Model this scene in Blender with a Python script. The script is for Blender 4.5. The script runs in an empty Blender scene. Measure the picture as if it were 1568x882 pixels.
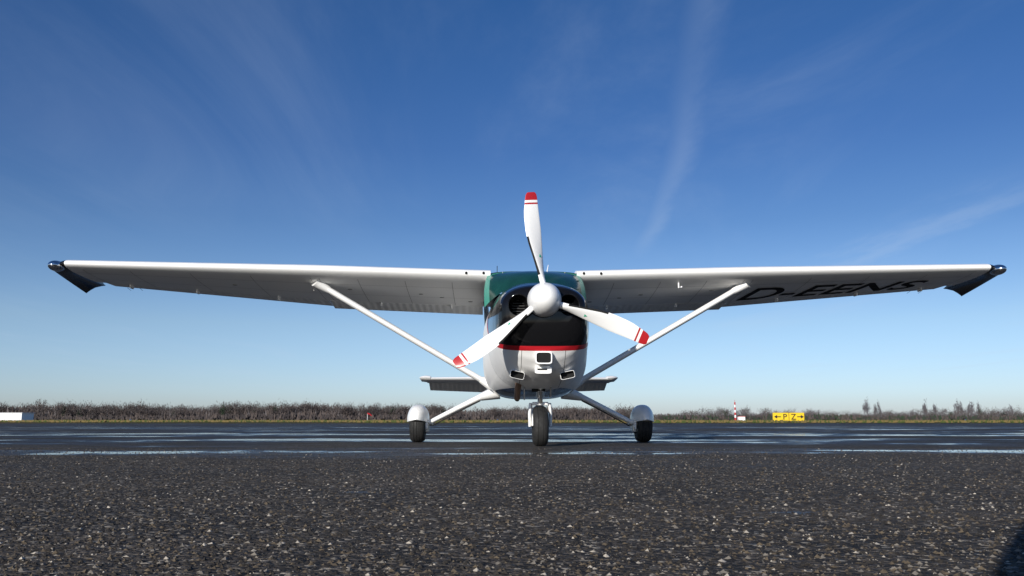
import bpy, math, random
import numpy as np
from mathutils import Vector, Matrix
random.seed(7); rng=np.random.default_rng(7)
S=bpy.context.scene
S.view_settings.view_transform='Standard'; S.view_settings.look='None'; S.view_settings.exposure=0
col=S.collection

# ---------------------------------------------------------------- node helpers
class NT:
    def __init__(s,nt): s.nt=nt
    def new(s,t,**k):
        n=s.nt.nodes.new(t)
        for a,b in k.items(): setattr(n,a,b)
        return n
    def put(s,sock,v):
        if isinstance(v,bpy.types.NodeSocket): s.nt.links.new(v,sock)
        elif v is not None:
            try: sock.default_value=v
            except Exception: sock.default_value=tuple(v)+(1,)
    def m(s,op,a,b=None,c=None,clamp=False):
        n=s.new('ShaderNodeMath',operation=op,use_clamp=clamp)
        s.put(n.inputs[0],a); s.put(n.inputs[1],b); s.put(n.inputs[2],c)
        return n.outputs[0]
    def mr(s,v,a,b,c=0.0,d=1.0,smooth=True):
        n=s.new('ShaderNodeMapRange',interpolation_type='SMOOTHSTEP' if smooth else 'LINEAR')
        for i,x in enumerate((v,a,b,c,d)): s.put(n.inputs[i],x)
        return n.outputs[0]
    def mix(s,f,a,b,blend='MIX'):
        n=s.new('ShaderNodeMix',data_type='RGBA',blend_type=blend)
        s.put(n.inputs[0],f)
        for i,x in ((6,a),(7,b)):
            if isinstance(x,bpy.types.NodeSocket): s.nt.links.new(x,n.inputs[i])
            else: n.inputs[i].default_value=(*x[:3],1)
        return n.outputs[2]
    def noise(s,vec,scale,detail=3,rough=.5,dist=0.0):
        n=s.new('ShaderNodeTexNoise'); s.put(n.inputs['Vector'],vec)
        n.inputs['Scale'].default_value=scale; n.inputs['Detail'].default_value=detail
        n.inputs['Roughness'].default_value=rough; n.inputs['Distortion'].default_value=dist
        return n.outputs['Fac']
    def mapping(s,vec,scale=(1,1,1),rot=(0,0,0),loc=(0,0,0)):
        n=s.new('ShaderNodeMapping'); s.put(n.inputs[0],vec)
        n.inputs['Scale'].default_value=scale; n.inputs['Rotation'].default_value=rot; n.inputs['Location'].default_value=loc
        return n.outputs[0]
    def bump(s,h,strength,dist):
        n=s.new('ShaderNodeBump'); s.put(n.inputs['Height'],h); s.put(n.inputs['Strength'],strength); n.inputs['Distance'].default_value=dist
        return n.outputs[0]

def newmat(name):
    m=bpy.data.materials.new(name); m.use_nodes=True
    T=NT(m.node_tree); b=m.node_tree.nodes['Principled BSDF']
    return m,T,b
def mat(name,c,rough=.5,metal=0,spec=.5,coat=0,var=.08,vs=8,bump=0):
    m,T,b=newmat(name)
    tc=T.new('ShaderNodeTexCoord').outputs['Object']
    f=T.noise(tc,vs,5,.6)
    lo=[x*(1-var) for x in c]; hi=[min(1,x*(1+var)) for x in c]
    T.put(b.inputs['Base Color'],T.mix(f,lo,hi))
    b.inputs['Roughness'].default_value=rough; b.inputs['Metallic'].default_value=metal
    T.put(b.inputs['Roughness'],T.mr(f,.3,.7,rough*.85,min(1,rough*1.2)))
    b.inputs['Specular IOR Level'].default_value=spec; b.inputs['Coat Weight'].default_value=coat
    if bump: T.put(b.inputs['Normal'],T.bump(T.noise(tc,vs*4,4),bump,.01))
    return m

WHITE=mat('white_paint',(.86,.86,.85),.3,var=.03,vs=2.5,coat=.1)
UNDER=mat('white_paint_panel',(.88,.88,.87),.35,var=.05,vs=1.6)
BLACK=mat('black_gloss',(.008,.008,.009),.10,spec=.35,var=.2,coat=.15)
DARK=mat('dark_matte',(.012,.012,.012),.7,spec=.2)
RED=mat('red_paint',(.42,.015,.02),.3)
RUB=mat('tyre_rubber',(.014,.014,.014),.75,var=.3,vs=20,bump=.3)
CHROME=mat('chrome',(.8,.82,.85),.08,metal=1)
METAL=mat('worn_metal',(.45,.44,.42),.4,metal=.8)
FIN=mat('engine_fin',(.05,.05,.05),.5,metal=.5)
EXH=mat('exhaust_metal',(.25,.16,.11),.55,metal=.6,var=.3,vs=25)
LINE=mat('panel_seam',(.30,.30,.30),.6)
TEAL=mat('tinted_edge',(.05,.26,.20),.3)
GREENM=mat('green_decal',(.02,.35,.2),.5)
GLASS=mat('tinted_windscreen',(.008,.050,.040),.12,spec=.2,var=.4,vs=5)
WINDOW=mat('side_window',(.01,.015,.015),.08)

CORR,T,b=newmat('corrugated_skin')
tc=T.new('ShaderNodeTexCoord').outputs['Object']
sx=T.new('ShaderNodeSeparateXYZ'); T.put(sx.inputs[0],tc)
w=T.m('SINE',T.m('MULTIPLY',sx.outputs[0],2*math.pi/.085))
T.put(b.inputs['Normal'],T.bump(w,.5,.006))
T.put(b.inputs['Base Color'],T.mix(T.noise(tc,3,5),(.80,.80,.79),(.87,.87,.86)))
b.inputs['Roughness'].default_value=.4

# ---------------------------------------------------------------- mesh helpers
def link(o,parent=None):
    col.objects.link(o)
    if parent: o.parent=parent
    return o
def mesh(name,v,f,mats,parent=None,smooth=True,idx=None,auto=None):
    me=bpy.data.meshes.new(name); me.from_pydata([tuple(map(float,p)) for p in v],[],f)
    if not isinstance(mats,(list,tuple)): mats=[mats]
    for m in mats: me.materials.append(m)
    if idx is not None: me.polygons.foreach_set('material_index',idx)
    if smooth: me.polygons.foreach_set('use_smooth',[True]*len(f))
    me.update()
    o=link(bpy.data.objects.new(name,me),parent)
    if auto: 
        bpy.context.view_layer.objects.active=o
        for x in bpy.context.selected_objects: x.select_set(False)
        o.select_set(True)
        try: bpy.ops.object.shade_smooth_by_angle(angle=math.radians(auto))
        except Exception: pass
    return o
def loft(rings,cap=True,closed=True):
    v=[];f=[];n=len(rings[0])
    for r in rings: v+=list(r)
    for i in range(len(rings)-1):
        for j in range(n if closed else n-1):
            a=i*n+j; b_=i*n+(j+1)%n
            f.append((a,b_,b_+n,a+n))
    if cap:
        f.append(tuple(range(n-1,-1,-1))); f.append(tuple((len(rings)-1)*n+j for j in range(n)))
    return v,f
def tube(name,pts,rad,mat_,parent,seg=16,flat=1.0,auto=40,axis=None):
    rings=[]
    pts=[Vector(p) for p in pts]
    if not isinstance(rad,(list,tuple)): rad=[rad]*len(pts)
    for i,p in enumerate(pts):
        d=(pts[min(i+1,len(pts)-1)]-pts[max(i-1,0)]).normalized()
        ax=Vector(axis) if axis else (Vector((0,1,0)) if abs(d.y)<.9 else Vector((1,0,0)))
        u=(ax-d*ax.dot(d)).normalized(); w_=d.cross(u)
        rings.append([p+u*(math.cos(2*math.pi*k/seg)*rad[i]*flat)+w_*(math.sin(2*math.pi*k/seg)*rad[i]) for k in range(seg)])
    v,f=loft(rings)
    return mesh(name,v,f,mat_,parent,auto=auto)
def lathe_x(name,prof,c,mat_,parent,seg=48,auto=35):
    rings=[[(c[0]+px,c[1]+r*math.cos(2*math.pi*k/seg),c[2]+r*math.sin(2*math.pi*k/seg)) for k in range(seg)] for px,r in prof]
    v,f=loft(rings); return mesh(name,v,f,mat_,parent,auto=auto)
def box(name,c,s,mat_,parent=None,bev=0.0,rot=None):
    x,y,z=[q/2 for q in s]
    v=[(i*x,j*y,k*z) for i in(-1,1) for j in(-1,1) for k in(-1,1)]
    f=[(0,1,3,2),(4,6,7,5),(0,4,5,1),(2,3,7,6),(0,2,6,4),(1,5,7,3)]
    o=mesh(name,v,f,mat_,parent,smooth=False); o.location=c
    if rot: o.rotation_euler=rot
    if bev:
        m=o.modifiers.new('b','BEVEL'); m.width=bev; m.segments=3
    return o
def ellipsoid(name,c,r,mat_,parent,seg=24,rings=14):
    R=[]
    for i in range(1,rings):
        a=math.pi*i/rings
        R.append([(c[0]+r[0]*math.sin(a)*math.cos(2*math.pi*k/seg),c[1]+r[1]*math.sin(a)*math.sin(2*math.pi*k/seg),c[2]-r[2]*math.cos(a)) for k in range(seg)])
    v,f=loft(R); return mesh(name,v,f,mat_,parent)
def text(name,body,size,mat_,parent=None,sx=1.0,shear=0,extr=0.0):
    cu=bpy.data.curves.new(name,'FONT'); cu.body=body; cu.size=size; cu.extrude=extr; cu.shear=shear; cu.offset=0.012*size
    o=bpy.data.objects.new(name,cu); col.objects.link(o)
    bpy.context.view_layer.update()
    me=bpy.data.meshes.new_from_object(o.evaluated_get(bpy.context.evaluated_depsgraph_get()))
    bpy.data.objects.remove(o)
    me.materials.clear(); me.materials.append(mat_)
    for v in me.vertices: v.co.x*=sx
    o=bpy.data.objects.new(name,me); link(o,parent); return o

# ================================================================ AIRCRAFT
AC=bpy.data.objects.new('light_aircraft',None); col.objects.link(AC)
AC.location=(0.30,8.0,0); AC.rotation_euler=(0,0,math.radians(1.375))

FP,T,b=newmat('fuselage_paint')
tc=T.new('ShaderNodeTexCoord').outputs['Object']
sp=T.new('ShaderNodeSeparateXYZ'); T.put(sp.inputs[0],tc); PX,PY,PZ=sp.outputs
k=T.m('MAXIMUM',T.m('SUBTRACT',PY,1.0),0)
base=T.m('ADD',T.m('ADD',T.m('MULTIPLY',PY,.19),.872),T.m('MULTIPLY',T.m('MULTIPLY',k,k),.95))
t=T.m('SUBTRACT',PZ,base)
c=T.mix(T.noise(tc,3,5,.6),(.84,.84,.83),(.89,.89,.88))
c=T.mix(T.m('GREATER_THAN',t,0),c,(.45,.012,.02))
isb=T.m('GREATER_THAN',t,.048)
bel=T.m('MULTIPLY',T.m('LESS_THAN',PZ,.60),T.m('GREATER_THAN',PY,1.22))
isb=T.m('MAXIMUM',isb,bel)
c=T.mix(isb,c,(.006,.006,.007))
seam=T.m('LESS_THAN',T.m('ABSOLUTE',T.m('SUBTRACT',PY,1.2)),.004)
seam2=T.m('MULTIPLY',T.m('LESS_THAN',T.m('ABSOLUTE',T.m('SUBTRACT',T.m('ABSOLUTE',PX),.205)),.003),T.m('MULTIPLY',T.m('LESS_THAN',t,0),T.m('LESS_THAN',PY,1.2)))
c=T.mix(T.m('MAXIMUM',seam,seam2),c,(.18,.18,.18))
T.put(b.inputs['Base Color'],c); T.put(b.inputs['Roughness'],T.mr(isb,0,1,.40,.10)); b.inputs['Coat Weight'].default_value=.05
T.put(b.inputs['Specular IOR Level'],T.mr(isb,0,1,.35,.30))

secs=np.array([
(.085,1.42,1.08,1.30,.26,2.6),(.10,1.46,1.02,1.30,.32,2.6),(.12,1.49,.965,1.30,.36,2.6),(.15,1.51,.905,1.29,.39,2.6),(.22,1.535,.83,1.27,.42,2.6),(.35,1.56,.735,1.25,.447,2.6),
(.6,1.615,.65,1.22,.475,2.6),(.9,1.665,.60,1.18,.50,2.6),(1.2,1.70,.575,1.15,.52,2.7),(1.38,1.69,.56,1.13,.54,2.9),(1.65,1.60,.54,1.1,.565,3.2),(2.2,1.55,.51,1.1,.59,3.6),
(3.3,1.55,.52,1.1,.58,3.6),(4.2,1.5,.62,1.1,.45,3),(5.5,1.32,.76,1.05,.27,2.5),(6.8,1.18,.86,1.02,.13,2.2),(8.3,1.08,.93,1.0,.04,2)])
def se(c_,e): return math.copysign(abs(c_)**e,c_)
yy=[]
for i in range(len(secs)-1):
    yy+=list(np.linspace(secs[i,0],secs[i+1,0],4,endpoint=False))
yy.append(secs[-1,0])
rings=[]
par=[np.interp(yy,secs[:,0],secs[:,j]) for j in range(1,6)]
for j in range(5):
    q=par[j].copy()
    for _ in range(4): q[9:-1]=(q[8:-2]+2*q[9:-1]+q[10:])/4
    par[j]=q
NS=72
for i,y in enumerate(yy):
    zt,zb,zc,hw,n=[p[i] for p in par]
    ring=[]
    for k_ in range(NS):
        a=2*math.pi*k_/NS
        ca,sa=math.cos(a),math.sin(a)
        ring.append((hw*se(ca,2/n),y,zc+((zt-zc) if sa>0 else (zc-zb))*se(sa,2/n)))
    rings.append(ring)
v,f=loft(rings)
fus=mesh('fuselage',v,f,FP,AC)
for sgn in(-1,1):
    cut=ellipsoid('cut',(sgn*.235,.10,1.325),(.10,.22,.105),FP,AC,32,20)
    mo=fus.modifiers.new('i','BOOLEAN'); mo.operation='DIFFERENCE'; mo.solver='EXACT'; mo.object=cut
    bpy.context.view_layer.update()
    me=bpy.data.meshes.new_from_object(fus.evaluated_get(bpy.context.evaluated_depsgraph_get()))
    fus.modifiers.clear()
    if len(me.polygons)>1000: fus.data=me
    bpy.data.objects.remove(cut)
bpy.context.view_layer.objects.active=fus; fus.select_set(True)
try: bpy.ops.object.shade_smooth_by_angle(angle=math.radians(38))
except Exception: pass
for sgn in(-1,1):
    R=[]
    for q in range(12):
        a=2*math.pi*q/12
        R.append([((sgn*.235+(.100+.010*math.cos(a))*math.cos(2*math.pi*k_/40)),.115+.012*math.sin(a)+.25*max(0,abs(sgn*.235+.1*math.cos(2*math.pi*k_/40))-.27)**1.2*1.6,1.325+(.105+.010*math.cos(a))*math.sin(2*math.pi*k_/40)) for k_ in range(40)])
    R.append(R[0]); vv,ff=loft(R,cap=False); mesh('intake_lip',vv,ff,BLACK,AC)
    for q in range(6):
        box('cylinder_fin',(sgn*.235,.28,1.26+.026*q),(.14,.02,.006),FIN,AC)

# spinner + propeller
R=[]
for i in range(1,22):
    a=i/21*math.pi/2
    R.append([(math.sin(a)**.85*.158*math.cos(2*math.pi*k_/48),.06-.30*math.cos(a),1.365+math.sin(a)**.85*.158*math.sin(2*math.pi*k_/48)) for k_ in range(48)])
vv,ff=loft(R); mesh('spinner',vv,ff,WHITE,AC,auto=50)
def blade(phi,name):
    phi=math.radians(phi)
    rd=Vector((math.cos(phi),0,math.sin(phi))); tt=Vector((-math.sin(phi),0,math.cos(phi))); fw=Vector((0,-1,0))
    rs=[.10,.16,.22,.28,.34,.40,.46,.52,.58,.64,.70,.76,.82,.87,.885,.886,.90,.901,.925,.926,.95,.975,.992,1.0]
    R=[];n=20
    for r in rs:
        ch=np.interp(r,[.1,.2,.35,.5,.62,.8,.95,.985,1.0],[.07,.085,.12,.155,.17,.155,.12,.105,.07])
        be=math.radians(np.interp(r,[.1,.3,.5,.75,1],[62,46,34,24,17]))
        th=np.interp(r,[.1,.2,.35,.6,1],[.06,.042,.028,.017,.006])
        off=np.interp(r,[.1,.55,.8,1],[0,.022,.015,-.012])
        le=tt*math.cos(be)+fw*math.sin(be); nn=fw*math.cos(be)-tt*math.sin(be)
        ring=[]
        for k_ in range(n):
            a=2*math.pi*k_/n
            cx=math.cos(a)*.5*ch; th_=math.sin(a)*.5*th*(1.35 if math.sin(a)>0 else .55)*(1+.25*math.cos(a))
            ring.append(Vector((0,-.02,1.365))+rd*r*1.015+le*(cx+off)+nn*th_)
        R.append(ring)
    v,f=loft(R)
    idx=[]
    for i in range(len(rs)-1):
        rm=(rs[i]+rs[i+1])/2
        for k_ in range(n):
            m=0
            if rm>.925: m=1
            elif .885<rm<.901: m=1
            a=2*math.pi*(k_+.5)/n
            if math.sin(a)<0 and abs(math.cos(a))<.93: m=2
            if .2<rm<.57 and math.cos(a)>.88: m=2
            idx.append(m)
    idx+=[0,1]
    mesh(name,v,f,[WHITE,RED,DARK],AC,idx=idx,auto=45)
    r=.40; be=math.radians(40); le=tt*math.cos(be)+fw*math.sin(be); nn=fw*math.cos(be)-tt*math.sin(be)
    c0=Vector((0,-.02,1.365))+rd*r+nn*.0185+le*.0
    pts=[c0+(rd*math.cos(a)*.02+le*math.sin(a)*.016) for a in [0,2.1,4.2]]
    mesh(name+'_decal',[tuple(p) for p in pts]+[tuple(p-nn*.004) for p in pts],[(0,1,2),(5,4,3),(0,3,4,1),(1,4,5,2),(2,5,3,0)],GREENM,AC,smooth=False)
for i,p in enumerate((97.6,217,338.8)): blade(p,'propeller_blade_%d'%(i+1))

def scoop(name,cx,y0,cz,w_,h_,L,dz,tilt=0.0,yaw=0.0,depth=.06,inner=None,lip=.88):
    def ring(y,sw,sh,zz_):
        r=[]
        for k_ in range(28):
            a=2*math.pi*k_/28
            X_=.5*w_*sw*se(math.cos(a),.35); Z_=.5*h_*sh*se(math.sin(a),.35)
            r.append((cx+X_*math.cos(tilt)-Z_*math.sin(tilt),y+yaw*X_,cz+zz_+X_*math.sin(tilt)+Z_*math.cos(tilt)))
        return r
    outer=[ring(y0+L,.8,.35,dz),ring(y0+L*.5,.95,.8,dz*.4),ring(y0+.01,1,1,0),ring(y0,.97,.96,0),ring(y0,lip,lip-.06,0),ring(y0+depth,lip-.04,lip-.12,0)]
    v,f=loft(outer); idx=[0]*len(f); n=28
    for q in range(4*n,5*n): idx[q]=1
    idx[-1]=1
    mesh(name,v,f,[WHITE,inner or DARK],AC,idx=idx,auto=50)
scoop('chin_air_intake',-.002,.137,.838,.160,.120,.24,-.01,depth=.018,lip=.84)
scoop('chin_lamp_fairing',0,.258,.733,.160,.075,.24,0,depth=.008,inner=WHITE,lip=.80)
box('landing_lamp_slot',(-.01,.261,.738),(.09,.008,.014),DARK,AC,.002)
scoop('cowl_flap',-.24,.405,.692,.140,.075,.36,.01,math.radians(-12),.15,lip=.93)
scoop('cowl_flap',.24,.405,.692,.140,.075,.36,.01,math.radians(12),-.15,lip=.93)
tube('exhaust_pipe',[(-.21,.9,.66),(-.22,.98,.56),(-.225,1.02,.48)],.032,EXH,AC)
tube('exhaust_pipe_inner',[(-.2252,1.0215,.478),(-.2255,1.0225,.4775)],.027,DARK,AC)
tube('drain_pipe',[(-.15,1.0,.6),(-.15,1.02,.47)],.008,METAL,AC)
tube('breather_pipe',[(.12,1.0,.6),(.12,1.04,.50)],.009,METAL,AC)

# windscreen
NU=28; v=[];f=[];idx=[]
us=sorted(set(list(np.linspace(-.9,.9,NU-4))+[-1,-.95,.95,1])); vs_=[0,.06]+list(np.linspace(.15,.9,9))+[.95,1]
for vv_ in vs_:
    for u in us:
        B=Vector((.565*u,1.20+.45*abs(u)**2.2,1.700-.20*abs(u)**2.6))
        Tt=Vector((.53*u,2.04+.03*u*u,1.972-.03*abs(u)**4))
        p=B.lerp(Tt,vv_); bl=math.sin(math.pi*vv_)
        p+=Vector((0,-.05,.045))*bl*(1-.3*abs(u))+Vector((.02*u,0,0))*bl
        v.append(p)
n=len(us)
for i in range(len(vs_)-1):
    for j in range(n-1):
        f.append((i*n+j,i*n+j+1,(i+1)*n+j+1,(i+1)*n+j))
        um=abs(us[j]+us[j+1])/2
        idx.append(1 if (um>.9 or vs_[i]>=.9) else 0)
mesh('windscreen',v,f,[GLASS,TEAL],AC,idx=idx)
def side(s):
    return [(s*.568,1.645,1.40),(s*.575,1.652,1.50),(s*.536,2.07,1.945),(s*.536,3.55,1.93),(s*.50,4.05,1.45),(s*.57,3.2,1.40)]
for s in(-1,1):
    sd=side(s); f_=[(0,1,2,3,4,5)] if s<0 else [(5,4,3,2,1,0)]
    mesh('cabin_side',sd,f_,WHITE,AC,smooth=False)
    o=s*.004
    mesh('door_window',[(s*.5745+o,1.80,1.55),(s*.543+o,2.12,1.88),(s*.5425+o,2.72,1.88),(s*.573+o,2.78,1.55)],[(0,1,2,3)] if s<0 else [(3,2,1,0)],WINDOW,AC,smooth=False)
    mesh('rear_side_window',[(s*.570+o,2.86,1.57),(s*.545+o,2.86,1.87),(s*.541+o,3.45,1.85),(s*.555+o,3.62,1.58)],[(0,1,2,3)] if s<0 else [(3,2,1,0)],WINDOW,AC,smooth=False)
v=[]
for y,z,hw in((2.03,1.972,.53),(2.3,2.01,.54),(2.8,2.01,.54),(3.55,1.95,.536)):
    for u in np.linspace(-1,1,13): v.append((hw*u,y,z-.03*abs(u)**4))
f=[(i*13+j,i*13+j+1,(i+1)*13+j+1,(i+1)*13+j) for i in range(3) for j in range(12)]
mesh('cabin_roof',v,f,WHITE,AC)
mesh('rear_window',[(-.53,3.55,1.925),(.53,3.55,1.925),(.45,4.15,1.49),(-.45,4.15,1.49)],[(0,1,2,3)],WINDOW,AC,smooth=False)
tube('roof_antenna',[(.17,2.3,2.0),(.19,2.34,2.10)],[.008,.004],WHITE,AC,flat=2.5)
tube('roof_antenna_rod',[(-.42,2.5,2.0),(-.42,2.52,2.12)],.004,DARK,AC)
for q in (-.36,-.2,.2,.36): ellipsoid('windscreen_screw',(q,2.005,1.955),(.008,.008,.008),METAL,AC,10,6)

# ---- wings
ST=np.array([
(.50,2.0,1.938,1.62,.265),(2.55,2.0,1.992,1.62,.235),(5.42,2.10,2.062,1.13,.095)])
def stn(x): return [np.interp(x,ST[:,0],ST[:,j]) for j in range(1,5)]
def yt(s): return 5*.12*(.2969*math.sqrt(s)-.126*s-.3516*s*s+.2843*s**3-.1036*s**4)
def yc(s): return (.02/.16)*(.8*s-s*s) if s<.4 else (.02/.36)*(.2+.8*s-s*s)
def wp(x,s,up):
    yl,zl,c,d=stn(min(abs(x),5.42))
    return (x,yl+c*s,zl-d*s+c*(yc(s)+(yt(s) if up else -yt(s))))
def zlow(x,y):
    yl,zl,c,d=stn(abs(x)); s=min(max((y-yl)/c,0),1); return zl-d*s+c*(yc(s)-yt(s))
def ss(a,b_,n): return [a+(b_-a)*i/n for i in range(n+1)]
SH=.755
for s in(-1,1):
    xs=[.50]+list(np.linspace(.7,2.55,8))+list(np.linspace(2.9,5.42,10))
    sm=[(i/14)**2*SH for i in range(15)]
    R=[]
    for x in xs:
        ring=[wp(s*x,q,True) for q in reversed(sm)]+[wp(s*x,q,False) for q in sm[1:]]
        R.append(ring)
    v,f=loft(R); o=mesh('wing',v,f,UNDER,AC,auto=50)
    def surf(name,x0,x1,drop):
        R=[]
        for x in np.linspace(x0,x1,8):
            q=ss(SH+.008,1.0,5); ring=[]
            for a in reversed(q): p=wp(s*x,a,True); ring.append((p[0],p[1],p[2]-drop*(a-SH)/(1-SH)))
            for a in q[:-1]: p=wp(s*x,a,False); ring.append((p[0],p[1],p[2]-drop*(a-SH)/(1-SH)))
            R.append(ring)
        v,f=loft(R); mesh(name,v,f,CORR,AC,auto=50)
    surf('flap',.60,2.56,.025); surf('aileron',2.58,5.30,-.005)
    def strip(name,pts,wd,along):
        v=[];f=[]
        for (x,y) in pts:
            if along=='x': a=(x,y-wd/2);b2=(x,y+wd/2)
            else: a=(x-wd/2,y);b2=(x+wd/2,y)
            for q in(a,b2): v.append((s*q[0],q[1],zlow(q[0],q[1])-.003))
        for i in range(len(pts)-1): f.append((2*i,2*i+1,2*i+3,2*i+2))
        mesh(name,v,f,LINE,AC,smooth=False)
    for x in (.95,1.5,2.05,2.50,2.60,3.3,4.0,4.7,5.25):
        yl,zl,c,d=stn(x); strip('rib_seam',[(x,yl+c*(.10+.64*q/14)) for q in range(15)],.005,'y')
    for fr in(.22,.5): strip('spar_seam',[(x,stn(x)[0]+stn(x)[2]*fr) for x in np.linspace(.6,5.38,30)],.005,'x')
    for x in (1.0,1.9,3.2,4.2,5.0):
        yl,zl,c,d=stn(x); y=yl+c*.77
        box('hinge_bracket',(s*x,y,zlow(x,y)-.02),(.018,.10,.05),UNDER,AC,.004)
    for x,fr in((1.35,.42),(1.1,.5),(.75,.6),(2.2,.35),(3.6,.4)):
        if s>0 and x>3: continue
        yl,zl,c,d=stn(x); y=yl+c*fr; ellipsoid('inspection_cap',(s*x,y,zlow(x,y)-.001),(.03,.03,.006),LINE,AC,16,6)
    for x in(.58,.78):
        ellipsoid('leading_edge_vent',(s*x,1.998,1.945),(.016,.01,.016),DARK,AC,14,8)
    tube('tie_down_ring',[(s*2.62,2.5,zlow(2.62,2.5)),(s*2.62,2.5,zlow(2.62,2.5)-.05)],.006,METAL,AC)
    for fr in (.5,.8,.95):
        p=wp(s*5.1,.99,False); tube('static_wick',[(s*(4.2+fr),p[1]-.02,p[2]+.0),(s*(4.2+fr),p[1]+.10,p[2]-.02)],.002,DARK,AC,seg=6)
    R=[]
    for x,ya,ca,dz,sc in((5.421,0,1,0,1),(5.46,.01,.985,-.004,.95),(5.52,.03,.97,-.02,.8),(5.58,.06,.95,-.045,.55),(5.62,.10,.92,-.066,.3),(5.635,.13,.90,-.075,.1)):
        yl,zl,c,d=stn(5.42); ring=[]
        q=[(i/14)**2 for i in range(15)]
        for a,up in [(a,True) for a in reversed(q)]+[(a,False) for a in q[1:-1]]:
            z=zl-d*a+c*sc*(yc(a)+(yt(a) if up else -yt(a)))+dz*(.55+.75*a)
            ring.append((s*(x+.03*a*(1 if x>5.5 else 0)),yl+ya+c*ca*a,z))
        R.append(ring)
    v,f=loft(R); mesh('wing_tip',v,f,BLACK,AC,auto=50)
    ellipsoid('navigation_light',(s*5.535,2.17,2.035),(.085,.13,.062),CHROME,AC)
    A=Vector((s*.53,2.62,.70)); Bq=Vector((s*2.53,2.36,zlow(2.53,2.36)-.01))
    tube('wing_strut',[A,A.lerp(Bq,.02),A.lerp(Bq,.96),Bq],[.026,.036,.036,.030],WHITE,AC,seg=24,flat=1.9)
    tube('strut_upper_cuff',[Bq+Vector((s*.05,-.03,.03)),Bq,Bq.lerp(A,.06)],[.06,.058,.040],WHITE,AC,seg=20,flat=1.6)
    tube('strut_lower_cuff',[A+Vector((-s*.05,0,-.04)),A.lerp(Bq,.04)],[.05,.042],WHITE,AC,seg=20,flat=1.7)
    tube('gear_leg',[(s*.42,2.85,.60),(s*.56,2.86,.575),(s*.9,2.88,.41),(s*1.25,2.9,.235)],[.05,.042,.034,.027],WHITE,AC,flat=1.7)
    tube('gear_leg_fairing',[(s*.40,2.85,.61),(s*.62,2.86,.545)],[.09,.045],WHITE,AC,flat=2.0)
    tube('brake_hose',[(s*.62,2.80,.50),(s*.9,2.82,.36),(s*1.2,2.85,.20)],.007,DARK,AC,seg=8)
    wx=s*1.38
    w_=.092; r=.218
    prof=[(-.05,.05),(-.062,.085),(-.066,.10),(-.085,.125),(-w_,.16),(-.085,.19),(-.066,.208),(-.04,.2155),(-.036,.2105),(-.031,.2105),(-.027,.2165),(-.004,r),(0,.212),(.004,r),(.027,.2165),(.031,.2105),(.036,.2105),(.04,.2155),(.066,.208),(.085,.19),(w_,.16),(.085,.125),(.066,.10),(.062,.085),(.05,.05)]
    lathe_x('main_tyre',prof,(wx,2.9,.216),RUB,AC)
    lathe_x('wheel_hub',[(-.07,.02),(-.068,.09),(.068,.09),(.07,.02)],(wx,2.9,.216),METAL,AC)
    box('brake_caliper',(wx-s*.115,2.86,.17),(.05,.09,.10),METAL,AC,.012)
    tube('axle',[(s*1.20,2.9,.225),(s*1.34,2.9,.216)],.025,METAL,AC)
    def pant(name,cx,yc_,y0,y1,hw,zt,zb,mat_):
        R=[];N=16
        for i in range(N+1):
            q=i/N; y=y0+(y1-y0)*(1-math.cos(q*math.pi))/2; qq=(y-y0)/(y1-y0)
            fs=(math.sin(min(qq/.36,1)*math.pi/2)**.55)*(1-max(0,(qq-.36)/.64)**1.9)+.015
            ring=[]
            for k_ in range(24):
                a=math.pi*k_/23
                ring.append((cx+hw*fs*se(math.cos(a),.85),y,zb+(.03*(1-fs))+(zt-zb)*min(1,fs**.9)*math.sin(a)**.85))
            R.append(ring)
        v,f=loft(R); return mesh(name,v,f,mat_,AC,auto=55)
    pant('wheel_fairing',wx,2.9,2.60,3.55,.135,.455,.245,WHITE)
    box('fairing_skirt',(wx-s*.11,2.95,.22),(.03,.34,.12),WHITE,AC,.012)
tx=text('registration_letters','D-EENS',.62,DARK,AC,sx=1.0)
me=tx.data; xs_=[q.co.x for q in me.vertices]; ys_=[q.co.y for q in me.vertices]
x0,x1=min(xs_),max(xs_); y0,y1=min(ys_),max(ys_)
import bmesh
bm=bmesh.new(); bm.from_mesh(me); bmesh.ops.triangulate(bm,faces=bm.faces[:])
for _ in range(3):
    bmesh.ops.subdivide_edges(bm,edges=[e for e in bm.edges if e.calc_length()>.08],cuts=1)
    bmesh.ops.triangulate(bm,faces=[f_ for f_ in bm.faces if len(f_.verts)>3])
bm.to_mesh(me); bm.free()
for q in me.vertices:
    u=(q.co.x-x0)/(x1-x0); w_=(q.co.y-y0)/(y1-y0)
    x=2.66+2.14*u; yl,zl,c_,d_=stn(x)
    y=yl+c_*(.735-.42*w_); x+=.10*w_
    q.co=(x,y,zlow(x,y)-.005)
tube('pitot_tube',[(1.72,2.2,zlow(1.72,2.2)),(1.72,2.2,zlow(1.72,2.2)-.07),(1.72,2.05,zlow(1.72,2.2)-.075)],.009,WHITE,AC)

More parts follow.
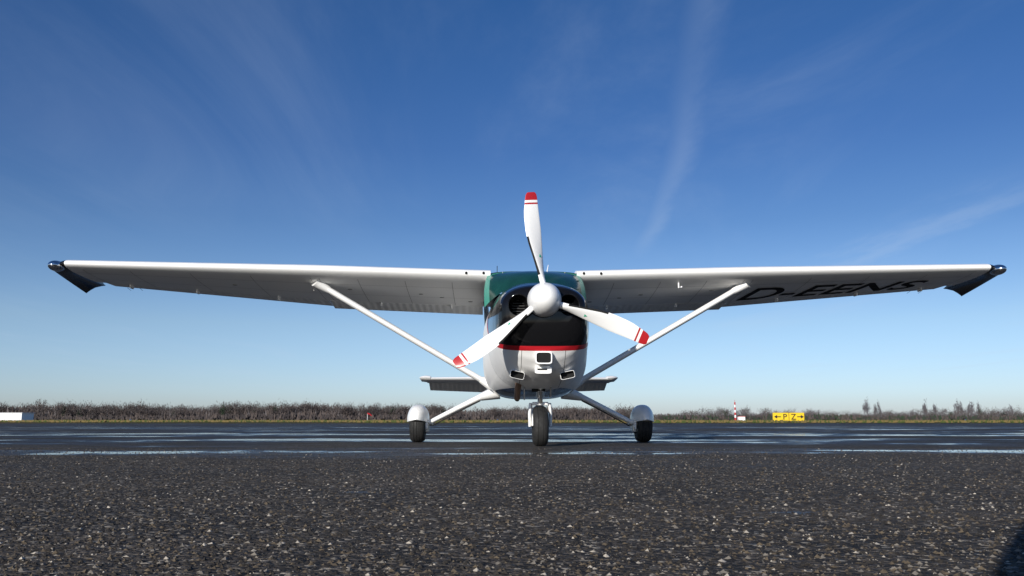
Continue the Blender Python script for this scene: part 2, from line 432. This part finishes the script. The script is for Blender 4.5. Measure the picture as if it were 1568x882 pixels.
# nose gear
nx=.02
tube('nose_strut_upper',[(nx,1.12,.70),(nx,1.16,.50)],.042,METAL,AC)
tube('nose_oleo',[(nx,1.16,.50),(nx,1.18,.43)],.027,CHROME,AC)
tube('nose_strut_collar',[(nx,1.135,.60),(nx,1.14,.56)],.056,WHITE,AC)
box('nose_fork_crown',(nx,1.19,.435),(.17,.10,.035),WHITE,AC,.012)
for s in(-1,1):
    tube('nose_fork_leg',[(nx+s*.098,1.19,.44),(nx+s*.108,1.20,.33),(nx+s*.108,1.20,.20)],[.018,.018,.014],WHITE,AC,flat=1.8)
    tube('steering_rod',[(nx+s*.03,1.2,.56),(nx+s*.14,1.25,.60)],.008,METAL,AC)
tube('torque_link_upper',[(nx+.0,1.10,.56),(nx+.0,1.03,.50)],[.022,.012],METAL,AC,flat=.6)
tube('torque_link_lower',[(nx+.0,1.03,.50),(nx+.0,1.10,.445)],[.012,.022],METAL,AC,flat=.6)
tube('shimmy_damper',[(nx-.09,1.10,.57),(nx+.05,1.10,.575)],.018,DARK,AC)
r=.205
prof=[(-.05,.05),(-.058,.085),(-.062,.10),(-.075,.125),(-.08,.155),(-.072,.18),(-.055,.197),(-.032,.203),(-.029,.198),(-.024,.198),(-.02,.204),(-.002,r),(.02,.204),(.024,.198),(.029,.198),(.032,.203),(.055,.197),(.072,.18),(.08,.155),(.075,.125),(.062,.10),(.058,.085),(.05,.05)]
lathe_x('nose_tyre',prof,(nx,1.20,.204),RUB,AC)
lathe_x('nose_hub',[(-.066,.02),(-.062,.09),(.062,.09),(.066,.02)],(nx,1.20,.204),METAL,AC)
pant('nose_wheel_fairing',nx,1.2,1.09,1.75,.112,.425,.20,WHITE)

# tail
def tailsec(x,yl,zl,c,drop,th,s0,s1,dz=0):
    q=[s0+(s1-s0)*(i/8)**1.6 for i in range(9)]
    return [(x,yl+c*a,zl-drop*a+c*th/.12*yt(min(a,1))+dz) for a in reversed(q)]+[(x,yl+c*a,zl-drop*a-c*th/.12*yt(min(a,1))+dz) for a in q[1:]]
for s in(-1,1):
    R=[tailsec(s*x,yl,.985,c_,.05,.09,0,.6) for x,yl,c_ in((.05,7.15,1.15),(.9,7.25,1.0),(1.62,7.33,.86))]
    v,f=loft(R); mesh('tailplane',v,f,UNDER,AC,auto=50)
    R=[]
    for x,yl,c_ in((.12,7.15,1.15),(.9,7.25,1.0),(1.6,7.33,.86)):
        y0=yl+c_*.61; z0=.955; h=.030; L=c_*.45
        R.append([(s*x,y0+L,z0-.17*L/.45),(s*x,y0+.02,z0+h),(s*x,y0,z0),(s*x,y0+.02,z0-h)])
    v,f=loft(R); mesh('elevator',v,f,CORR,AC,smooth=False)
    R=[tailsec(s*x,yl,.985+dz,c_,.05,th,0,1) for x,yl,c_,dz,th in((1.54,7.30,.80,.012,.12),(1.62,7.30,.78,.018,.13),(1.70,7.33,.7,.02,.10),(1.735,7.40,.55,.02,.03))]
    v,f=loft(R); mesh('elevator_horn_tip',v,f,WHITE,AC,auto=50)
mesh('fin',[(-.035,6.3,1.1),(-.035,8.35,1.0),(-.02,8.45,2.35),(-.02,7.85,2.35),(.035,6.3,1.1),(.035,8.35,1.0),(.02,8.45,2.35),(.02,7.85,2.35)],[(0,1,2,3),(7,6,5,4),(0,3,7,4),(3,2,6,7),(2,1,5,6)],WHITE,AC,smooth=False)

# ================================================================ GROUND
G,T,b=newmat('old_wet_asphalt')
tc=T.new('ShaderNodeTexCoord').outputs['Object']
sp=T.new('ShaderNodeSeparateXYZ'); T.put(sp.inputs[0],tc); X,Y,Z=sp.outputs
vor=T.new('ShaderNodeTexVoronoi'); T.put(vor.inputs['Vector'],tc); vor.inputs['Scale'].default_value=65
vr=T.new('ShaderNodeSeparateColor'); T.put(vr.inputs[0],vor.outputs['Color'])
big=T.noise(tc,.5,4,.6); mid=T.noise(tc,9,5,.6); fine=T.noise(tc,160,3,.6)
patch=T.noise(T.mapping(tc,(.7,1.4,1),loc=(4,2,0)),1,5,.65)
c=T.mix(T.mr(mid,.35,.7),(.030,.027,.024),(.072,.062,.053))
c=T.mix(T.mr(patch,.45,.68,0,.7),c,(.110,.088,.066))
c=T.mix(T.mr(vr.outputs[0],.50,1.0,0,.8),c,(.19,.16,.13))
c=T.mix(T.mr(vr.outputs[1],.94,.965,0,.9),c,(.42,.37,.30))
c=T.mix(T.mr(fine,.4,.75,0,.6),c,(.015,.014,.013))
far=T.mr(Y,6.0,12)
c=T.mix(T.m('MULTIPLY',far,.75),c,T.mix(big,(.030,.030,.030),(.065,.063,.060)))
nw=T.noise(T.mapping(tc,(.22,.55,1)),1,4,.55)
nw2=T.noise(T.mapping(tc,(.9,1.6,1),loc=(3,1,0)),1,3,.5)
nw3=T.noise(T.mapping(tc,(2.6,4.0,1),loc=(7,1,0)),1,4,.65)
def band(c0,w0,amp):
    d=T.m('DIVIDE',T.m('SUBTRACT',Y,c0),w0); return T.m('MULTIPLY',T.m('EXPONENT',T.m('MULTIPLY',T.m('MULTIPLY',d,d),-1)),amp)
bs=T.m('ADD',T.m('ADD',band(7.6,.70,.27),band(11.9,1.1,.27)),T.m('ADD',band(17.0,2.4,.25),band(31,8,.15)))
wv=T.m('ADD',T.m('ADD',T.m('ADD',bs,T.m('MULTIPLY',T.m('SUBTRACT',nw,.5),1.35)),T.m('MULTIPLY',T.m('SUBTRACT',nw2,.5),.55)),T.m('ADD',.57,T.m('MULTIPLY',T.m('SUBTRACT',nw3,.5),.50)))
wet=T.mr(wv,.78,.90)
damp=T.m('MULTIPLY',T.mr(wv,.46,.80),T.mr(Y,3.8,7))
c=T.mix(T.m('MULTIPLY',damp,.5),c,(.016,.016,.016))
c=T.mix(wet,c,(.006,.007,.008))
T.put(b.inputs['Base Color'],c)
ro=T.m('SUBTRACT',T.mr(mid,.3,.7,.78,.94),T.m('MULTIPLY',damp,.38))
nmix=T.new('ShaderNodeMix'); T.put(nmix.inputs[0],wet); T.put(nmix.inputs[2],ro); nmix.inputs[3].default_value=.07
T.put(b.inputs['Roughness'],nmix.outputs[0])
h=T.m('ADD',T.m('MULTIPLY',vor.outputs['Distance'],-.9),T.m('ADD',T.m('MULTIPLY',fine,.5),T.m('MULTIPLY',mid,1.5)))
dryb=T.m('MULTIPLY',T.m('SUBTRACT',1.02,wet),T.mr(Y,4,30,1,.3))
T.put(b.inputs['Normal'],T.bump(h,dryb,.010))
T.put(b.inputs['Specular IOR Level'],T.m('ADD',.16,T.m('MULTIPLY',T.m('MAXIMUM',wet,T.m('MULTIPLY',damp,.5)),.34)))
mesh('asphalt_ground',[(-4000,-400,0),(4000,-400,0),(4000,6000,0),(-4000,6000,0)],[(0,1,2,3)],G,smooth=False)

def gravel(N,ymin,ymax,s0,s1):
    y=np.exp(rng.uniform(math.log(ymin),math.log(ymax),N)); x=rng.uniform(-1,1,N)*(y*.66+.6)
    r=s0+(s1-s0)*rng.random(N)**3
    th=rng.random((N,5))*.9+np.arange(5)*2*math.pi/5
    V=np.zeros((N,6,3))
    for k_ in range(5):
        rr=r*(.7+.5*rng.random(N))
        V[:,k_,0]=x+rr*np.cos(th[:,k_]); V[:,k_,1]=y+rr*np.sin(th[:,k_]); V[:,k_,2]=-.0005+r*.25*rng.random(N)
    V[:,5,0]=x+r*.3*rng.uniform(-1,1,N); V[:,5,1]=y+r*.3*rng.uniform(-1,1,N); V[:,5,2]=r*(.4+.5*rng.random(N))
    F=np.array([[k_,(k_+1)%5,5] for k_ in range(5)])[None]+np.arange(N)[:,None,None]*6
    return V.reshape(-1,3),F.reshape(-1,3)
V1,F1=gravel(80000,1.2,8.5,.0015,.0078)
PB=[mat('stone_dark',(.034,.030,.026),.8,var=.3,spec=.2),mat('stone_brown',(.105,.082,.056),.8,var=.3,spec=.2),mat('stone_grey',(.18,.16,.135),.7,var=.3,spec=.2),mat('stone_light',(.44,.39,.32),.6,var=.2)]
me=bpy.data.meshes.new('gravel'); me.from_pydata(V1.tolist(),[],F1.tolist())
for m in PB: me.materials.append(m)
ch=rng.choice(4,len(F1)//5,p=[.50,.31,.155,.035]); me.polygons.foreach_set('material_index',np.repeat(ch,5).astype(np.int32)); me.update()
link(bpy.data.objects.new('gravel',me))

YL=mat('yellow_road_paint',(.42,.28,.03),.6,var=.3,vs=6)
v=[];f=[]
for i in range(41):
    q=i/40; x=1.0+q*9.0; y=27.0-6.0*q+.6*math.sin(q*3); v+=[(x,y,.004),(x+.03,y+.15,.004)]
for i in range(40): f.append((2*i,2*i+2,2*i+3,2*i+1))
mesh('taxi_line_marking',v,f,YL,smooth=False)

# grass field
GR,T,b=newmat('winter_grass')
tc=T.new('ShaderNodeTexCoord').outputs['Object']
c=T.mix(T.mr(T.noise(T.mapping(tc,(.02,.05,1)),1,6,.6),.38,.62),(.11,.085,.03),(.055,.065,.022))
c=T.mix(T.mr(T.noise(tc,1.2,5),.4,.7,0,.6),c,(.14,.095,.045)); T.put(b.inputs['Base Color'],c); b.inputs['Roughness'].default_value=.9
b.inputs['Specular IOR Level'].default_value=.1
v=[];f=[];xs=np.linspace(-900,900,181); ysr=[84,86,100,150,250,420,900]
for j,y in enumerate(ysr):
    for x in xs:
        v.append((x,y+(1.5*math.sin(x*.05)+rng.uniform(-.5,.5) if j==0 else 0),(.0 if j==0 else .10+.06*rng.random()+(.1 if j>2 else 0))))
for j in range(len(ysr)-1):
    for i in range(180): a=j*181+i; f.append((a,a+1,a+182,a+181))
mesh('grass_field',v,f,GR)
TB=[mat('grass_blades_dry',(.16,.12,.05),.9,spec=.1),mat('grass_blades_green',(.06,.08,.025),.9,spec=.1)]
N=26000
y=85+rng.random(N)**1.5*110; x=rng.uniform(-1,1,N)*(y*.75+10); hh=rng.uniform(.08,.28,N); ww=rng.uniform(.05,.18,N)
V=np.stack([np.stack([x-ww,y,0*x+.05],1),np.stack([x+ww,y,0*x+.05],1),np.stack([x+rng.uniform(-.15,.15,N),y,.1+hh],1)],1)
F=np.arange(N*3).reshape(-1,3)
me=bpy.data.meshes.new('grass_tufts'); me.from_pydata(V.reshape(-1,3).tolist(),[],F.tolist())
for m in TB: me.materials.append(m)
me.polygons.foreach_set('material_index',(rng.random(N)>.6).astype(np.int32)); me.update(); link(bpy.data.objects.new('grass_tufts',me))

# distant trees
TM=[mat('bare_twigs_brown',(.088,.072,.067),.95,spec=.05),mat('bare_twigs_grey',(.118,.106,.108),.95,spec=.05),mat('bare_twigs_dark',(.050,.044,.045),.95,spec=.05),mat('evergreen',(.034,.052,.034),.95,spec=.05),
    mat('haze_tinted_twigs',(.15,.148,.165),.95,spec=.05),mat('haze_tinted_twigs_dark',(.11,.108,.120),.95,spec=.05)]  # twig colours lightened with painted-in haze, bluest for the farther rows
TV=[];TF=[];TI=[];nv=0
def addtris(P,mi):
    global nv
    n=len(P); TV.append(P.reshape(-1,3)); TF.append(np.arange(n*3).reshape(-1,3)+nv); nv+=n*3
    TI.append(np.full(n,mi) if np.isscalar(mi) else mi)
def tree(x,y,h,w,n,mi,base=.15,ever=False):
    tw=.018*h; lean=rng.uniform(-.04,.04)*h
    addtris(np.array([[[x-tw,y,0],[x+tw,y,0],[x+lean,y,h*.9]]]),mi[0])
    nl=7; z0=rng.uniform(.15,.7,nl)*h; a=rng.uniform(0,6.28,nl); L=w*rng.uniform(.5,.95,nl)
    P=np.zeros((nl,3,3)); P[:,0]=np.stack([x+0*a,y+0*a,z0],1); P[:,1]=P[:,0]+[0,0,.03*h]; P[:,2]=np.stack([x+np.cos(a)*L,y+np.sin(a)*L,z0+L*rng.uniform(.5,1.3,nl)],1)
    addtris(P,mi[0])
    nlob=max(3,int(n/22)); lc=rng.normal(0,.42,(nlob,3))*[w,w,.28*h]; lc[:,2]=np.clip(lc[:,2]+h*(.52+base*.3),h*base,h*.86)
    if ever: lc[:,:2]*=(1.1-lc[:,2:3]/h)
    k_=rng.integers(0,nlob,n); C=lc[k_]+rng.normal(0,1,(n,3))*[w*.24,w*.24,.09*h]
    C[:,2]=np.clip(C[:,2],.03*h,h*1.02); C[:,0]+=x; C[:,1]+=y
    d=rng.normal(0,.55,(n,3)); d[:,2]=abs(d[:,2])+.6; L=(.10 if not ever else .07)*h*rng.uniform(.5,1.4,n)
    d=d/np.linalg.norm(d,axis=1)[:,None]*L[:,None]
    ww=(.012 if not ever else .03)*h
    s_=rng.normal(0,1,(n,3)); s_/=np.linalg.norm(s_,axis=1)[:,None]; s_*=ww
    P=np.stack([C-s_,C+s_,C+d],1); addtris(P,rng.choice(mi,n))
def brush(x0,x1,y,hm,n,mi):
    x=rng.uniform(x0,x1,n); hh=hm*rng.uniform(.35,1.15,n)*(.85+.15*np.sin(x*.07)*np.sin(x*.023+1)); z=rng.uniform(0,.55,n)*hh; yy_=y+rng.uniform(-8,8,n)
    w_=rng.uniform(.2,.8,n)
    P=np.stack([np.stack([x-w_,yy_,z-.3],1),np.stack([x+w_,yy_,z-.2],1),np.stack([x+rng.uniform(-.6,.6,n),yy_,z+hh*.5],1)],1); addtris(P,rng.choice(mi,n))
for i in range(640):
    x=rng.uniform(-340,60); y=rng.uniform(415,470)
    h=9.7*rng.uniform(.70,1.05)*(1+.06*math.sin(x*.045)+.05*math.sin(x*.13)) 
    if x>-30: h*=.80
    if rng.random()<.05: tree(x,y,h*.9,2.0,160,[3],.05,True)
    else: tree(x,y,h,2.6+rng.random()*1.8,260,random.choice([[0,1],[0,2],[0,0,1],[0,1,2]]))
brush(-340,50,416,4.0,9000,[2,2,0]); brush(-340,50,430,6.0,14000,[0,2,0,1]); brush(-340,50,458,7.2,16000,[0,2,1]); brush(-340,-30,468,8.2,14000,[0,1,0])
for i in range(460):
    x=rng.uniform(40,390); y=rng.uniform(470,560)
    h=7.8*rng.uniform(.5,1.0)*(1+.15*math.sin(x*.05+1))
    if x<100: h*=.72
    if rng.random()<.14: tree(x,y,h*.95,2.2,130,[3],.05,True)
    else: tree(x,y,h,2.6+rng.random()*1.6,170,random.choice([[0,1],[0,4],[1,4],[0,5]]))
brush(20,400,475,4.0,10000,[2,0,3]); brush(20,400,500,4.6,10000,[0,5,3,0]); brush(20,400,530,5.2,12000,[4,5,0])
def flush(name):
    global TV,TF,TI,nv
    V=np.concatenate(TV);F=np.concatenate(TF);I=np.concatenate(TI).astype(np.int32)
    me=bpy.data.meshes.new(name); me.from_pydata(V.tolist(),[],F.tolist())
    for m in TM: me.materials.append(m)
    me.polygons.foreach_set('material_index',I); me.update(); TV=[];TF=[];TI=[];nv=0
    return link(bpy.data.objects.new(name,me))
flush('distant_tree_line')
for x,h in ((238,15.5),(241,14.5),(244,14),(249.5,14),(278.5,15),(281,13),(288,14),(302,16),(304.5,14.5),(308,14),(314,15),(317,14),(341,12),(132,10),(141,10.5),(157,11)):
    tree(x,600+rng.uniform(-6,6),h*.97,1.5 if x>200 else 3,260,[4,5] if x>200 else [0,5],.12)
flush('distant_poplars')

# yellow guidance sign
SG=bpy.data.objects.new('taxiway_sign',None); col.objects.link(SG); SG.location=(29.6,95,0)
SY=mat('sign_yellow',(.78,.52,.015),.45,var=.05); BK=mat('sign_black',(.01,.01,.01),.5)
box('panel',(0,0,.66),(3.35,.16,.86),SY,SG,.02); box('frame_bottom',(0,0,.215),(3.4,.2,.03),BK,SG)
for x in(-1.4,-.5,.5,1.4): box('leg',(x,0,.13),(.08,.08,.22),METAL,SG)
box('divider',(.03,-.085,.66),(.05,.012,.86),BK,SG)
for tname,body,x in(('letter_p','P',-.62),('letter_z','Z',.25)):
    o=text(tname,body,.86,BK,SG); o.rotation_euler=(math.pi/2,0,0); o.location=(x,-.086,.37)
def arrow(x,s):
    v=[(x-s*.32,0,.05),(x+s*.08,0,.05),(x+s*.08,0,.20),(x+s*.42,0,0),(x+s*.08,0,-.20),(x+s*.08,0,-.05),(x-s*.32,0,-.05)]
    o=mesh('arrow',v,[tuple(range(7)) if s<0 else tuple(reversed(range(7)))],BK,SG,smooth=False); o.location=(0,-.087,.66)
arrow(-1.15,-1); arrow(1.22,1)

SH_=bpy.data.objects.new('white_shed',None); col.objects.link(SH_); SH_.location=(-139.5,240,0)
SW=mat('shed_white_metal',(.78,.79,.80),.5)
box('walls',(0,0,1.15),(17,6,2.1),SW,SH_,.03); box('roof',(0,0,2.27),(17.4,6.4,.14),SW,SH_,.03); box('plinth',(0,0,.06),(17.2,6.2,.12),DARK,SH_)
for q in range(-8,9,2): box('panel_joint',(q,-3.01,1.15),(.06,.02,2.0),LINE,SH_)
MS=bpy.data.objects.new('striped_mast',None); col.objects.link(MS); MS.location=(100.7,400,0)
for i in range(7):
    tube('mast_section_%d'%i,[(0,0,.4+i*1.15),(0,0,.4+(i+1)*1.15)],.42-.02*i,RED if i%2==0 else SW,MS,seg=10)
tube('antenna',[(0,0,8.4),(0,0,9.4)],.08,RED,MS,seg=8)
box('hut',(2.6,0,1.0),(3.0,2.4,2.0),SW,MS,.03); box('hut_roof',(2.6,0,2.1),(3.3,2.7,.2),RED,MS); box('base',(0,0,.2),(1.6,1.6,.4),METAL,MS)
WS=bpy.data.objects.new('windsock',None); col.objects.link(WS); WS.location=(-32.6,200,0)
tube('pole',[(0,0,0),(0,0,1.9)],.05,SW,WS,seg=8); tube('sock',[(0,0,1.85),(.5,0,1.7),(1.0,0,1.3)],[.20,.16,.09],RED,WS,seg=12)
for X_,Y_ in ((-1.5,92),(12,96),(47,92),(-40,93)):
    E=bpy.data.objects.new('edge_light',None); col.objects.link(E); E.location=(X_,Y_,0)
    tube('post',[(0,0,0),(0,0,.28)],.05,YL,E,seg=8); tube('lens',[(0,0,.28),(0,0,.38)],[.09,.06],CHROME,E,seg=10)

# ---- kneeling photographer behind the viewpoint: a real figure whose shadow falls into the foreground
PH=bpy.data.objects.new('photographer',None); col.objects.link(PH); PH.location=(0.0,-1.0,0)
def skin(name,pts,edges,rad,root,mat_,sub=2):
    me=bpy.data.meshes.new(name); me.from_pydata(pts,edges,[]); me.materials.append(mat_)
    o=link(bpy.data.objects.new(name,me),PH)
    m=o.modifiers.new('skin','SKIN'); m.use_smooth_shade=True
    for i,r in enumerate(rad):
        d=me.skin_vertices[0].data[i]; d.radius=(r,r) if np.isscalar(r) else r; d.use_root=(i==root)
    s_=o.modifiers.new('s','SUBSURF'); s_.levels=sub; s_.render_levels=sub
    return o
JK=mat('dark_jacket',(.02,.025,.04),.8,var=.2); SKN=mat('skin',(.45,.27,.19),.5); HAIR=mat('hair',(.03,.02,.015),.7)
P_=[(0,0,.50),(0,.03,.66),(0,.09,.86),(0,.13,1.0),(0,.16,1.07),
 (-.10,.02,.47),(-.17,.42,.52),(-.17,.38,.10),(-.17,.56,.04),
 (.10,.02,.46),(.15,.28,.09),(.15,-.14,.08),(.15,-.30,.04),
 (-.18,.13,.96),(-.25,.26,.70),(-.20,.48,.50),
 (.18,.13,.96),(.24,.28,.70),(.06,.50,.50)]
E_=[(0,1),(1,2),(2,3),(3,4),(0,5),(5,6),(6,7),(7,8),(0,9),(9,10),(10,11),(11,12),(3,13),(13,14),(14,15),(3,16),(16,17),(17,18)]
R_=[(.15,.12),(.14,.11),(.17,.12),(.13,.09),.055,.10,.07,.05,.04,.10,.065,.05,.035,.075,.05,.035,.075,.05,.035]
skin('body',P_,E_,R_,0,JK)
ellipsoid('head',(0,.21,1.19),(.078,.098,.115),SKN,PH,24,16); ellipsoid('hair',(0,.19,1.215),(.085,.10,.105),HAIR,PH,24,16)
ellipsoid('nose',(0,.312,1.175),(.013,.018,.022),SKN,PH,10,8)
for s in(-1,1): ellipsoid('ear',(s*.079,.20,1.185),(.010,.018,.03),SKN,PH,10,8)
for cx,cy,cz in((-.20,.50,.48),(.06,.52,.48)):
    pts=[(cx,cy,cz),(cx,cy+.05,cz-.05)];ed=[(0,1)];ra=[.028,.034]
    for q in range(4):
        b0=len(pts); xo=(q-1.5)*.019
        pts+=[(cx+xo,cy+.07,cz-.075),(cx+xo,cy+.085,cz-.11-.006*(1.5-abs(q-1.5))),(cx+xo,cy+.07,cz-.135)]
        ed+=[(1,b0),(b0,b0+1),(b0+1,b0+2)]; ra+=[.010,.009,.008]
    b0=len(pts); pts+=[(cx+.045,cy+.04,cz-.05),(cx+.05,cy+.06,cz-.085)]; ed+=[(1,b0),(b0,b0+1)]; ra+=[.011,.009]
    skin('hand',pts,ed,ra,0,SKN,sub=1)

# ================================================================ SKY, SUN, CAMERA
EL,AZ=math.radians(15.5),math.radians(26)
W=bpy.data.worlds.new('World'); S.world=W; W.use_nodes=True
nt=W.node_tree; T=NT(nt); bg=nt.nodes['Background']
sky=T.new('ShaderNodeTexSky',sky_type='NISHITA'); sky.sun_disc=False; sky.sun_elevation=EL; sky.sun_rotation=math.pi+AZ
sky.air_density=1.0; sky.dust_density=.4; sky.ozone_density=3.0; sky.altitude=50
g=T.new('ShaderNodeTexCoord').outputs['Generated']
sp=T.new('ShaderNodeSeparateXYZ'); T.put(sp.inputs[0],g); dx,dy,dz=sp.outputs
cr=T.new('ShaderNodeValToRGB'); T.put(cr.inputs[0],dz); e=cr.color_ramp.elements
stops=[(0,(.90,1.02,1.52)),(.03,(.96,1.10,1.58)),(.105,(.95,1.00,1.22)),(.216,(.55,.70,.97)),(.30,(.41,.60,.92)),(.47,(.30,.57,.91)),(1,(.4,.68,1.0))]
e[0].position=0; e[0].color=(*[q/2 for q in stops[0][1]],1); e[1].position=1; e[1].color=(*[q/2 for q in stops[-1][1]],1)
for p,c_ in stops[1:-1]:
    x=e.new(p); x.color=(*[q/2 for q in c_],1)
skc=T.mix(1.0,sky.outputs[0],cr.outputs[0],'MULTIPLY')
vm=T.new('ShaderNodeVectorMath',operation='SCALE'); T.put(vm.inputs[0],skc); vm.inputs['Scale'].default_value=2.0
zz=T.m('MAXIMUM',dz,.02); u=T.m('DIVIDE',dx,zz); v_=T.m('DIVIDE',dy,zz)
cmb=T.new('ShaderNodeCombineXYZ'); T.put(cmb.inputs[0],u); T.put(cmb.inputs[1],v_); uv=cmb.outputs[0]
n1=T.noise(T.mapping(uv,(.9,.28,1),rot=(0,0,.35)),1,7,.62,.6)
n2=T.noise(T.mapping(uv,(.25,.16,1),loc=(2,5,0)),1,3,.5)
cir=T.m('MULTIPLY',T.mr(n1,.42,.80),T.mr(n2,.38,.65))
nn=T.noise(T.mapping(uv,(2.2,.7,1)),1,6,.65)
dv=T.m('SUBTRACT',v_,1.98)
uc=T.m('ADD',T.m('SUBTRACT',T.m('ADD',T.m('MULTIPLY',dv,.153),.48),T.m('MULTIPLY',T.m('MULTIPLY',dv,dv),.02)),T.m('MULTIPLY',T.m('SUBTRACT',nn,.5),.14))
e_=T.m('DIVIDE',T.m('SUBTRACT',u,uc),.055)
tr=T.m('MULTIPLY',T.m('EXPONENT',T.m('MULTIPLY',T.m('MULTIPLY',e_,e_),-1)),T.m('MULTIPLY',T.mr(v_,4.6,5.6,1,0),T.mr(nn,.25,.7,.35,1)))
e2=T.m('DIVIDE',T.m('SUBTRACT',u,T.m('ADD',2.2,T.m('MULTIPLY',T.m('SUBTRACT',nn,.5),1.0))),.16)
tr2=T.m('MULTIPLY',T.m('EXPONENT',T.m('MULTIPLY',T.m('MULTIPLY',e2,e2),-1)),T.m('MULTIPLY',T.mr(v_,3.2,4.2),T.mr(v_,5.3,6.5,1,0)))
cl=T.m('MULTIPLY',cir,.18)
cl=T.m('MAXIMUM',cl,T.m('MULTIPLY',tr,.15)); cl=T.m('MAXIMUM',cl,T.m('MULTIPLY',tr2,.16))
cl=T.m('MULTIPLY',cl,T.mr(dz,.0,.06))
c=T.mix(cl,vm.outputs[0],(5.5,6.6,8.2))
nt.links.new(c,bg.inputs[0]); bg.inputs[1].default_value=.10
sd=Vector((-math.sin(AZ)*math.cos(EL),-math.cos(AZ)*math.cos(EL),math.sin(EL)))
L=bpy.data.lights.new('sun','SUN'); L.energy=5.0; L.angle=math.radians(.53); L.color=(1,.95,.87)
lo=bpy.data.objects.new('sun',L); col.objects.link(lo); lo.rotation_euler=sd.to_track_quat('Z','Y').to_euler()
cam=bpy.data.cameras.new('camera'); cam.lens=30.86; cam.sensor_width=36; cam.clip_start=.05; cam.clip_end=12000
co=bpy.data.objects.new('camera',cam); col.objects.link(co); co.location=(0,0,.262); co.rotation_euler=(math.radians(90+8.586),0,0)
S.camera=co
